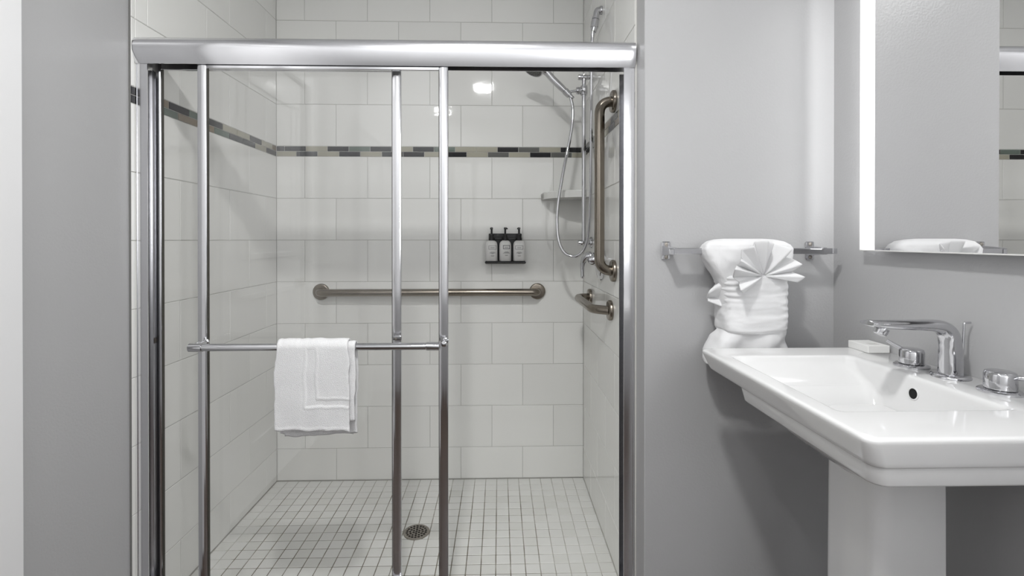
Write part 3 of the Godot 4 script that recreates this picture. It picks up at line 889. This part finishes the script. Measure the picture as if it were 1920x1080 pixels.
# ---- towels on the wall bar
func build_towel_display() -> void:
	var by := 1.1595; var bd := 1.352
	var b := P(0.7, by, DT)
	var t := thing("towel_rail", "square chrome towel bar on two posts on the towel wall", "towel bar", b)
	put(t, "bar", Shape.new().box(P(0.487, by - 0.0082, bd - 0.0082), P(0.9375, by + 0.0082, bd + 0.0082), 0.0012).done(b), mats.chrome)
	put(t, "end_cap", Shape.new().box(P(0.9378, by - 0.0078, bd - 0.0078), P(0.9515, by + 0.0078, bd + 0.0078), 0.0015).done(b), mats.polished_stile)
	put(t, "end_cap", Shape.new().box(P(0.4735, by - 0.009, bd - 0.009), P(0.487, by + 0.007, bd + 0.007), 0.0015).done(b), mats.chrome)
	for k in 2:
		var x: float = [0.486, 0.9135][k]
		var pl := Shape.new()
		pl.box(P(x - 0.0128, by - 0.0265, DT - 0.0065), P(x + 0.0128, by + 0.0265, DT - 0.0003), 0.0025)
		var pt := put(t, "wall_plate", pl.done(b), mats.chrome)
		for yy in [-0.019, 0.019]:
			put(pt, "screw", Shape.new().lathe(P(x, by + yy, DT - 0.0066), Vector3.BACK, [[0, 0.0058], [0.0018, 0.005], [0.0026, 0.0]], 14).done(b), mats.drain_steel)
		var arm := Shape.new()
		var rings := []
		for e in [[DT - 0.006, 0.0115, 0.0145], [bd + 0.015, 0.0095, 0.0115], [bd - 0.007, 0.0085, 0.0095]]:
			rings.append(PackedVector3Array([P(x - e[1], by - e[2], e[0]), P(x + e[1], by - e[2], e[0]), P(x + e[1], by + e[2], e[0]), P(x - e[1], by + e[2], e[0])]))
		arm.loft(rings, true, -1)
		put(t, "post", arm.done(b), mats.chrome)

	var n := FastNoiseLite.new()
	n.seed = 14; n.frequency = 14.0; n.fractal_octaves = 3
	var cx := 0.6835; var cd := 1.346
	# bath towel: thick fold over the bar, pinched at the waist by the wrapped towel
	b = P(cx, 0.8, cd)
	t = thing("bath_towel", "white bath towel hanging in a pinched fold over the wall towel bar", "towel", b)
	# y, left edge x, right edge x, half depth
	var secs := [[1.1945, 0.628, 0.735, 0.006], [1.1925, 0.602, 0.766, 0.016], [1.187, 0.582, 0.792, 0.027], [1.178, 0.568, 0.808, 0.035], [1.166, 0.5615, 0.8155, 0.040], [1.15, 0.5645, 0.8150, 0.043], [1.13, 0.5735, 0.8090, 0.046], [1.105, 0.592, 0.8000, 0.048], [1.085, 0.607, 0.7900, 0.049],
		[1.06, 0.619, 0.785, 0.05], [1.0, 0.621, 0.785, 0.05], [0.95, 0.619, 0.785, 0.05], [0.937, 0.612, 0.787, 0.05], [0.92, 0.597, 0.791, 0.05], [0.9, 0.587, 0.796, 0.05], [0.88, 0.580, 0.800, 0.049], [0.86, 0.578, 0.802, 0.047], [0.848, 0.578, 0.799, 0.044], [0.842, 0.590, 0.788, 0.034]]
	var rings := []
	var ys := []
	for i in secs.size() - 1:
		for k in 4: ys.append(i + k / 4.0)
	ys.append(float(secs.size() - 1))
	for q in ys:
		var i := mini(int(q), secs.size() - 2)
		var u: float = q - i
		var e := []
		for c in 4: e.append(lerpf(secs[i][c], secs[i + 1][c], u))
		var ring := PackedVector3Array()
		var hw: float = (e[2] - e[1]) / 2; var mx: float = (e[1] + e[2]) / 2
		for j in 96:
			var a := TAU * j / 96
			var ca := cos(a); var sa := sin(a)
			var px: float = signf(ca) * pow(absf(ca), 0.45) * hw
			var pd: float = signf(sa) * pow(absf(sa), 0.6) * e[3]
			var p := P(mx + px, e[0], cd + pd)
			var fold := n.get_noise_3d(p.x, p.y * 0.8, p.z) * 0.006
			fold += 0.0035 * sin((p.x - 0.6) * 95.0 + p.y * 30.0) * smoothstep(1.17, 1.1, p.y) * smoothstep(0.9, 0.95, p.y)
			fold += 0.004 * sin((p.x - 0.6) * 60.0 - p.y * 55.0) * smoothstep(0.95, 0.9, p.y)
			p += Vector3(ca * 0.4, 0, -sa).normalized() * fold * minf(1.0, e[3] / 0.03)
			p.z = maxf(p.z, -(DT - 0.004))
			ring.append(p)
		rings.append(ring)
	put(t, "cloth", Shape.new().loft(rings).done(b), mats.weave)
	# hand towel wrapped round the waist
	b = P(cx, 0.94, cd)
	t = thing("wrapped_towel", "white hand towel wrapped as a wide band round the bath towel", "towel", b)
	rings = []
	for i in 61:
		var u := i / 60.0
		var ring := PackedVector3Array()
		for j in 120:
			var a := TAU * j / 120
			var ca := cos(a); var sa := sin(a)
			var hw := 0.0875 + 0.0015 * sin(u * 9.0) - 0.001 * smoothstep(0.75, 1.0, u)
			var px: float = signf(ca) * pow(absf(ca), 0.42) * hw
			var pd: float = signf(sa) * pow(absf(sa), 0.55) * 0.060
			var roll := smoothstep(0.0, 0.05, u) * smoothstep(1.0, 0.95, u)
			var y0 := 0.9405 - 0.004 * sin((px + 0.1) * 22.0)
			var y1 := 1.0985 - 0.006 * smoothstep(-0.03, -0.1, px) - 0.010 * smoothstep(0.02, 0.1, px)
			var p := P(0.7030 + px, lerpf(y0, y1, u), cd + pd)
			var left := smoothstep(0.02, -0.07, px) * smoothstep(0.45, 0.62, u)
			var fold := n.get_noise_3d(p.x * 0.5, p.y * 1.6, p.z) * 0.004
			fold += left * 0.0022 * sin(u * 62.0 + px * 18.0)
			fold += smoothstep(0.02, 0.09, px) * 0.0008 * sin(u * 46.0 - px * 60.0)
			fold += 0.0007 * sin(u * 24.0 + px * 28.0) * smoothstep(0.3, 0.8, u)
			p += Vector3(ca * 0.5, 0, -sa).normalized() * (fold + 0.004 * (roll - 1.0))
			p.z = maxf(p.z, -(DT - 0.0035))
			ring.append(p)
		rings.append(ring)
	put(t, "band", Shape.new().loft(rings).done(b), mats.weave)
	# loose tail of the wrapped towel at its left
	var tail := func(u: float, v: float) -> Vector3:
		var x := lerpf(0.634, 0.5860 - 0.006 * sin(v * 7.0), u)
		var y := lerpf(1.078 - 0.035 * u * u, 0.998 + 0.020 * u, v) + 0.006 * sin(v * 9.0) * u
		return P(x, y, 1.335 + 0.02 * u - 0.016 * sin(v * 6.4 + 0.5) * (0.3 + u))
	put(t, "loose_end", Shape.new().sheet(tail, 18, 26, 0.007).done(b), mats.weave)
	# fan folded washcloth tucked into the band
	var c := P(0.7085, 1.090, 1.294)
	b = c
	t = thing("washcloth", "white washcloth pleated into a fan and tucked into the wrapped band", "washcloth", b)
	# direction in degrees, length, lean towards the viewer: ridges and valleys alternate
	var keys := [[208.0, 0.082, 0.016], [199.0, 0.090, 0.030], [188.0, 0.078, 0.004], [178.0, 0.092, 0.002], [166.0, 0.106, 0.036], [158.0, 0.09, 0.006], [152.0, 0.100, 0.036], [143.0, 0.085, -0.002], [133.0, 0.105, 0.008], [121.0, 0.099, 0.03], [114.0, 0.088, -0.004], [109.0, 0.102, 0.000], [97.0, 0.100, 0.030], [88.0, 0.098, 0.004], [76.0, 0.094, -0.006], [58.0, 0.092, 0.034], [49.0, 0.074, 0.002], [38.0, 0.082, 0.010], [26.0, 0.086, 0.030], [14.0, 0.066, -0.002], [3.0, 0.086, 0.028], [-8.0, 0.074, 0.016]]
	var fan := func(u: float, v: float) -> Vector3:
		var q := u * (keys.size() - 1)
		var i := mini(int(q), keys.size() - 2)
		var w := q - i
		w = w * w * (3.0 - 2.0 * w) * 0.85 + w * 0.15
		var a := deg_to_rad(lerpf(keys[i][0], keys[i + 1][0], w))
		var r: float = lerpf(keys[i][1], keys[i + 1][1], w)
		var z: float = lerpf(keys[i][2], keys[i + 1][2], w)
		var k := 0.05 + 0.95 * v
		return c + Vector3(cos(a) * r * k, sin(a) * r * k * 1.0 + 0.004 * (1.0 - v), (z + 0.022) * pow(k, 0.7))
	put(t, "cloth", Shape.new().sheet(fan, 147, 22, 0.0042).done(b), mats.weave)

# ---- pedestal sink
func build_sink() -> void:
	var b := P(0.79, 0.0, 0.985)
	var t := thing("pedestal_sink", "white porcelain rectangular basin on a pedestal under the mirror", "sink", b)
	var x1 := XW - 0.0015
	var rings := []
	# outer skin from the underside up, over the rim, down into the bowl: [y, x0, x1, near d, far d, corner radii]
	var sk := [
		[0.752, 0.690, 0.825, 0.890, 1.030, 0.03], [0.754, 0.660, 0.850, 0.862, 1.052, 0.04], [0.765, 0.640, 0.858, 0.840, 1.068, 0.045], [0.785, 0.618, 0.866, 0.824, 1.078, 0.045], [0.805, 0.603, 0.872, 0.815, 1.082, 0.04], [0.8236, 0.600, 0.880, 0.810, 1.084, 0.035],
		[0.8240, 0.580, x1, 0.722, 1.085, 0.03], [0.8240, 0.562, x1, 0.708, 1.098, 0.034], [0.8255, 0.5575, x1, 0.7040, 1.1025, 0.034], [0.8290, 0.5550, x1, 0.7022, 1.1050, 0.034], [0.851, 0.5512, x1, 0.6990, 1.1105, 0.034], [0.855, 0.5508, x1, 0.6988, 1.112, 0.034], [0.8570, 0.5500, x1, 0.6980, 1.130, 0.034],
		[0.8575, 0.5480, x1, 0.6950, 1.240, 0.034], [0.8585, 0.5450, x1, 0.6920, 1.252, 0.034], [0.8615, 0.5425, x1, 0.6900, 1.257, 0.033], [0.868, 0.5398, x1, 0.6884, 1.2595, 0.032], [0.890, 0.5315, x1, 0.6834, 1.2680, 0.030], [0.897, 0.5290, x1, 0.6822, 1.2695, 0.030], [0.9010, 0.5282, x1, 0.6817, 1.2699, 0.03],
		[0.9038, 0.5290, x1, 0.6825, 1.2690, 0.03], [0.9053, 0.5310, x1, 0.6845, 1.2670, 0.029], [0.9059, 0.5340, x1, 0.6875, 1.2640, 0.028], [0.9060, 0.5375, x1, 0.6910, 1.2605, 0.027],
		[0.9060, 0.5600, 0.8745, 0.790, 1.185, 0.012], [0.9057, 0.5640, 0.8710, 0.794, 1.181, 0.014], [0.9045, 0.5675, 0.8680, 0.7975, 1.1775, 0.016], [0.9015, 0.5700, 0.8655, 0.8, 1.175, 0.018], [0.8965, 0.5718, 0.8638, 0.802, 1.1735, 0.02], [0.878, 0.5780, 0.8612, 0.806, 1.1600, 0.024], [0.860, 0.5840, 0.8592, 0.811, 1.1230, 0.028], [0.840, 0.5910, 0.8570, 0.816, 1.0930, 0.03], [0.800, 0.6140, 0.8520, 0.828, 1.0700, 0.034], [0.778, 0.6320, 0.8450, 0.842, 1.0600, 0.036], [0.768, 0.6570, 0.8300, 0.865, 1.0450, 0.04], [0.7655, 0.6900, 0.8000, 0.900, 1.0200, 0.04], [0.765, 0.7150, 0.7600, 0.945, 0.9950, 0.012]]
	for e in sk:
		var rr: float = e[5]
		var back: float = 0.004 if e[2] > 0.95 else rr
		rings.append(round_rect(e[1], e[2], e[3], e[4], [rr * (0.7 if e[2] > 0.95 else 1.0), back, back, rr * (0.65 if e[2] > 0.95 else 1.0)], e[0], 8))
	put(t, "basin", Shape.new().loft(rings).done(b), mats.porcelain)
	# overflow hole with its ring
	var oc := P(0.8604, 0.8715, 0.988)
	var on := Vector3(-1, 0.125, 0)
	put(t, "overflow_hole", Shape.new().lathe(oc, on, [[-0.002, 0.0105], [0.0007, 0.0105]], 24).done(b), mats.hole_dark, "dark overflow opening")
	put(t, "overflow_ring", Shape.new().lathe(oc, on, [[-0.002, 0.0138], [0.0009, 0.0135], [0.0016, 0.0125], [0.0016, 0.0108], [-0.002, 0.0106]], 24).done(b), mats.porcelain)
	put(t, "sink_drain", Shape.new().lathe(P(0.737, 0.7645, 0.97), Vector3.UP, [[0, 0.032], [0.003, 0.032], [0.004, 0.028], [0.004, 0.0]], 28).done(b), mats.chrome)
	# pedestal
	rings = []
	for e in [[0.0, 0.700, 0.868, 0.884, 1.086], [0.03, 0.703, 0.866, 0.887, 1.083], [0.06, 0.716, 0.858, 0.899, 1.071], [0.3, 0.7185, 0.8555, 0.902, 1.068], [0.7, 0.7205, 0.8545, 0.904, 1.066], [0.8235, 0.722, 0.854, 0.905, 1.065]]:
		rings.append(round_rect(e[1], e[2], e[3], e[4], [0.03, 0.006, 0.006, 0.03], e[0], 6))
	put(t, "pedestal", Shape.new().loft(rings).done(b), mats.porcelain)
	# wrapped soap
	var sb := P(0.953, 0.906, 1.232)
	var s := thing("soap_box", "small flat white soap box on the sink deck against the wall", "soap", sb)
	put(s, "carton", Shape.new().box(P(0.926, 0.9062, 1.197), P(0.982, 0.9250, 1.268), 0.0012).done(sb), mats.soap_paper)
	var pr := Shape.new()
	for e in [[1.213, 1.2155], [1.219, 1.2205], [1.224, 1.2265]]:
		pr.box(P(0.942, 0.9251, e[0]), P(0.966, 0.9253, e[1]), 0.0)
	put(s, "label_print", pr.done(sb), mats.caulk_light, "pale grey printed lines")

func build_faucet() -> void:
	var Y := 0.9055
	var c := P(0.9385, Y, 0.9875)
	var t := thing("faucet", "chrome faucet with flat spout and lift rod on the sink deck", "faucet", c)
	put(t, "base_ring", Shape.new().lathe(c, Vector3.UP, [[0, 0.0335], [0.004, 0.0335], [0.007, 0.031], [0.0085, 0.024], [0.0085, 0.0]], 36).done(c), mats.chrome)
	# body sweeps up and over into the spout; cross-section flattens: [point, half width across z, half thickness]
	var keys := [[Vector3(0.9385, Y + 0.006, 0), 0.0200, 0.0200], [Vector3(0.9385, Y + 0.04, 0), 0.0190, 0.0190], [Vector3(0.9375, Y + 0.07, 0), 0.0188, 0.0186], [Vector3(0.932, Y + 0.092, 0), 0.0190, 0.0165], [Vector3(0.918, Y + 0.1045, 0), 0.0195, 0.0140], [Vector3(0.896, Y + 0.1085, 0), 0.0198, 0.0118], [Vector3(0.86, Y + 0.1095, 0), 0.0200, 0.0105], [Vector3(0.82, Y + 0.1105, 0), 0.0200, 0.0095], [Vector3(0.79, Y + 0.1115, 0), 0.0200, 0.0085], [Vector3(0.7675, Y + 0.1135, 0), 0.0200, 0.0062], [Vector3(0.7605, Y + 0.1145, 0), 0.0198, 0.0045]]
	var pts := []
	for k in keys: pts.append(k[0])
	var path := smooth_path(pts, 6)
	var rings := []
	for i in path.size():
		var q := float(i) / 6.0
		var k := mini(int(q), keys.size() - 2)
		var u := q - k
		var hw: float = lerpf(keys[k][1], keys[k + 1][1], u); var ht: float = lerpf(keys[k][2], keys[k + 1][2], u)
		var tg := (path[mini(i + 1, path.size() - 1)] - path[maxi(i - 1, 0)]).normalized()
		var nn := Vector3(tg.y, -tg.x, 0)
		var ring := PackedVector3Array()
		for j in 28:
			var a := TAU * j / 28
			var ca := cos(a); var sa := sin(a)
			ring.append(Vector3(path[i].x, path[i].y, -0.9875) + Vector3(0, 0, 1) * signf(ca) * pow(absf(ca), 0.85) * hw + nn * signf(sa) * pow(absf(sa), 0.85) * ht)
		rings.append(ring)
	put(t, "spout", Shape.new().loft(rings).done(c), mats.chrome)
	put(t, "aerator", Shape.new().lathe(P(0.794, Y + 0.103, 0.9875), Vector3(-0.45, -0.9, 0), [[0, 0.0125], [0.008, 0.0125], [0.01, 0.0118], [0.014, 0.0116], [0.015, 0.009]], 24).done(c), mats.chrome)
	var rod := Shape.new()
	rod.tube(bent_path([P(0.962, Y, 0.9875), P(0.9675, Y + 0.113, 0.9875), P(0.981, Y + 0.1135, 0.9875)], 0.003, 5), 0.0024, 10)
	put(t, "lift_rod", rod.done(c), mats.chrome)
	for k in 2:
		var d: float = [1.0735, 0.8865][k]
		var h := P([0.930, 0.9385][k], Y, d)
		var o := thing("sink_tap", ["chrome tap between soap box and faucet, lever tilted up", "chrome tap on the far side of faucet from the soap box"][k], "tap", h, "pair of sink taps")
		put(o, "base_ring", Shape.new().lathe(h, Vector3.UP, [[0, 0.0335], [0.004, 0.0335], [0.006, 0.031], [0.0072, 0.025], [0.0072, 0.0]], 36).done(h), mats.chrome)
		put(o, "knob", Shape.new().lathe(h + Vector3(0, 0.007, 0), Vector3.UP, [[0, 0.0215], [0.0015, 0.0238], [0.027, 0.0238], [0.0325, 0.022], [0.034, 0.018], [0.0345, 0.0]], 36).done(h), mats.chrome)
		var lv := Shape.new()
		if k == 0: lv.tube(PackedVector3Array([h + Vector3(-0.008, 0.034, -0.008), h + Vector3(-0.021, 0.044, -0.02), h + Vector3(-0.033, 0.053, -0.03)]), [0.0052, 0.0042, 0.0034], 12)
		else: lv.tube(PackedVector3Array([h + Vector3(0.012, 0.03, 0.006), h + Vector3(0.028, 0.031, 0.02), h + Vector3(0.04, 0.032, 0.055)]), [0.0052, 0.0044, 0.0038], 12)
		put(o, "lever", lv.done(h), mats.chrome)

# ---- lit mirror
func build_mirror() -> void:
	var x := XW - 0.0303
	var d0 := 0.70; var d1 := 1.269
	var y0 := 1.1625; var y1 := 1.98
	var b := P(XW, y0, (d0 + d1) / 2)
	var t := thing("mirror", "backlit rectangular wall mirror with frosted light strips above sink", "mirror", b)
	var band := 0.0515
	put(t, "mirror_glass", Shape.new().box(P(x, y0 + 0.003, d0 + band), P(x + 0.005, y1 - 0.003, d1 - band), 0.0).done(b), mats.mirror_silver)
	for yy in [y0, y1 - 0.003]:
		put(t, "glass_edge", Shape.new().box(P(x - 0.0003, yy, d0), P(x + 0.005, yy + 0.003, d1), 0.0004).done(b), mats.bottle_white, "white polished glass edge")
	for e in [[d0, d0 + band], [d1 - band, d1]]:
		var s := put(t, "light_strip", Shape.new().box(P(x, y0 + 0.003, e[0]), P(x + 0.005, y1 - 0.003, e[1]), 0.0).done(b), mats.led_band, "frosted glowing strip")
		var l := area("strip_light", P(x - 0.002, (y0 + y1) / 2, (e[0] + e[1]) / 2) - b, Vector3(0, PI / 2, 0), Vector2(band, y1 - y0), 0.1)
		s.add_child(l)
	put(t, "housing", Shape.new().box(P(x + 0.006, y0 + 0.035, d0 + 0.035), P(XW - 0.0003, y1 - 0.035, d1 - 0.035), 0.0).done(b), mats.door_white)
	# rear light tapes round the housing wash the wall and the towel wall
	for k in 2:
		var d: float = [d1 - 0.0348, d0 + 0.0348][k]
		var s2 := put(t, "rear_light_tape", Shape.new().box(P(x + 0.012, y0 + 0.04, d - 0.0003), P(x + 0.02, y1 - 0.04, d + 0.0003), 0.0).done(b), mats.led_band, "glowing light tape")
		var l2 := area("tape_light", P(x + 0.016, (y0 + y1) / 2, d + (0.002 if k == 0 else -0.002)) - b, Vector3(0, 0.0 if k == 0 else PI, 0), Vector2(0.008, y1 - y0 - 0.08), 0.15)
		s2.add_child(l2)
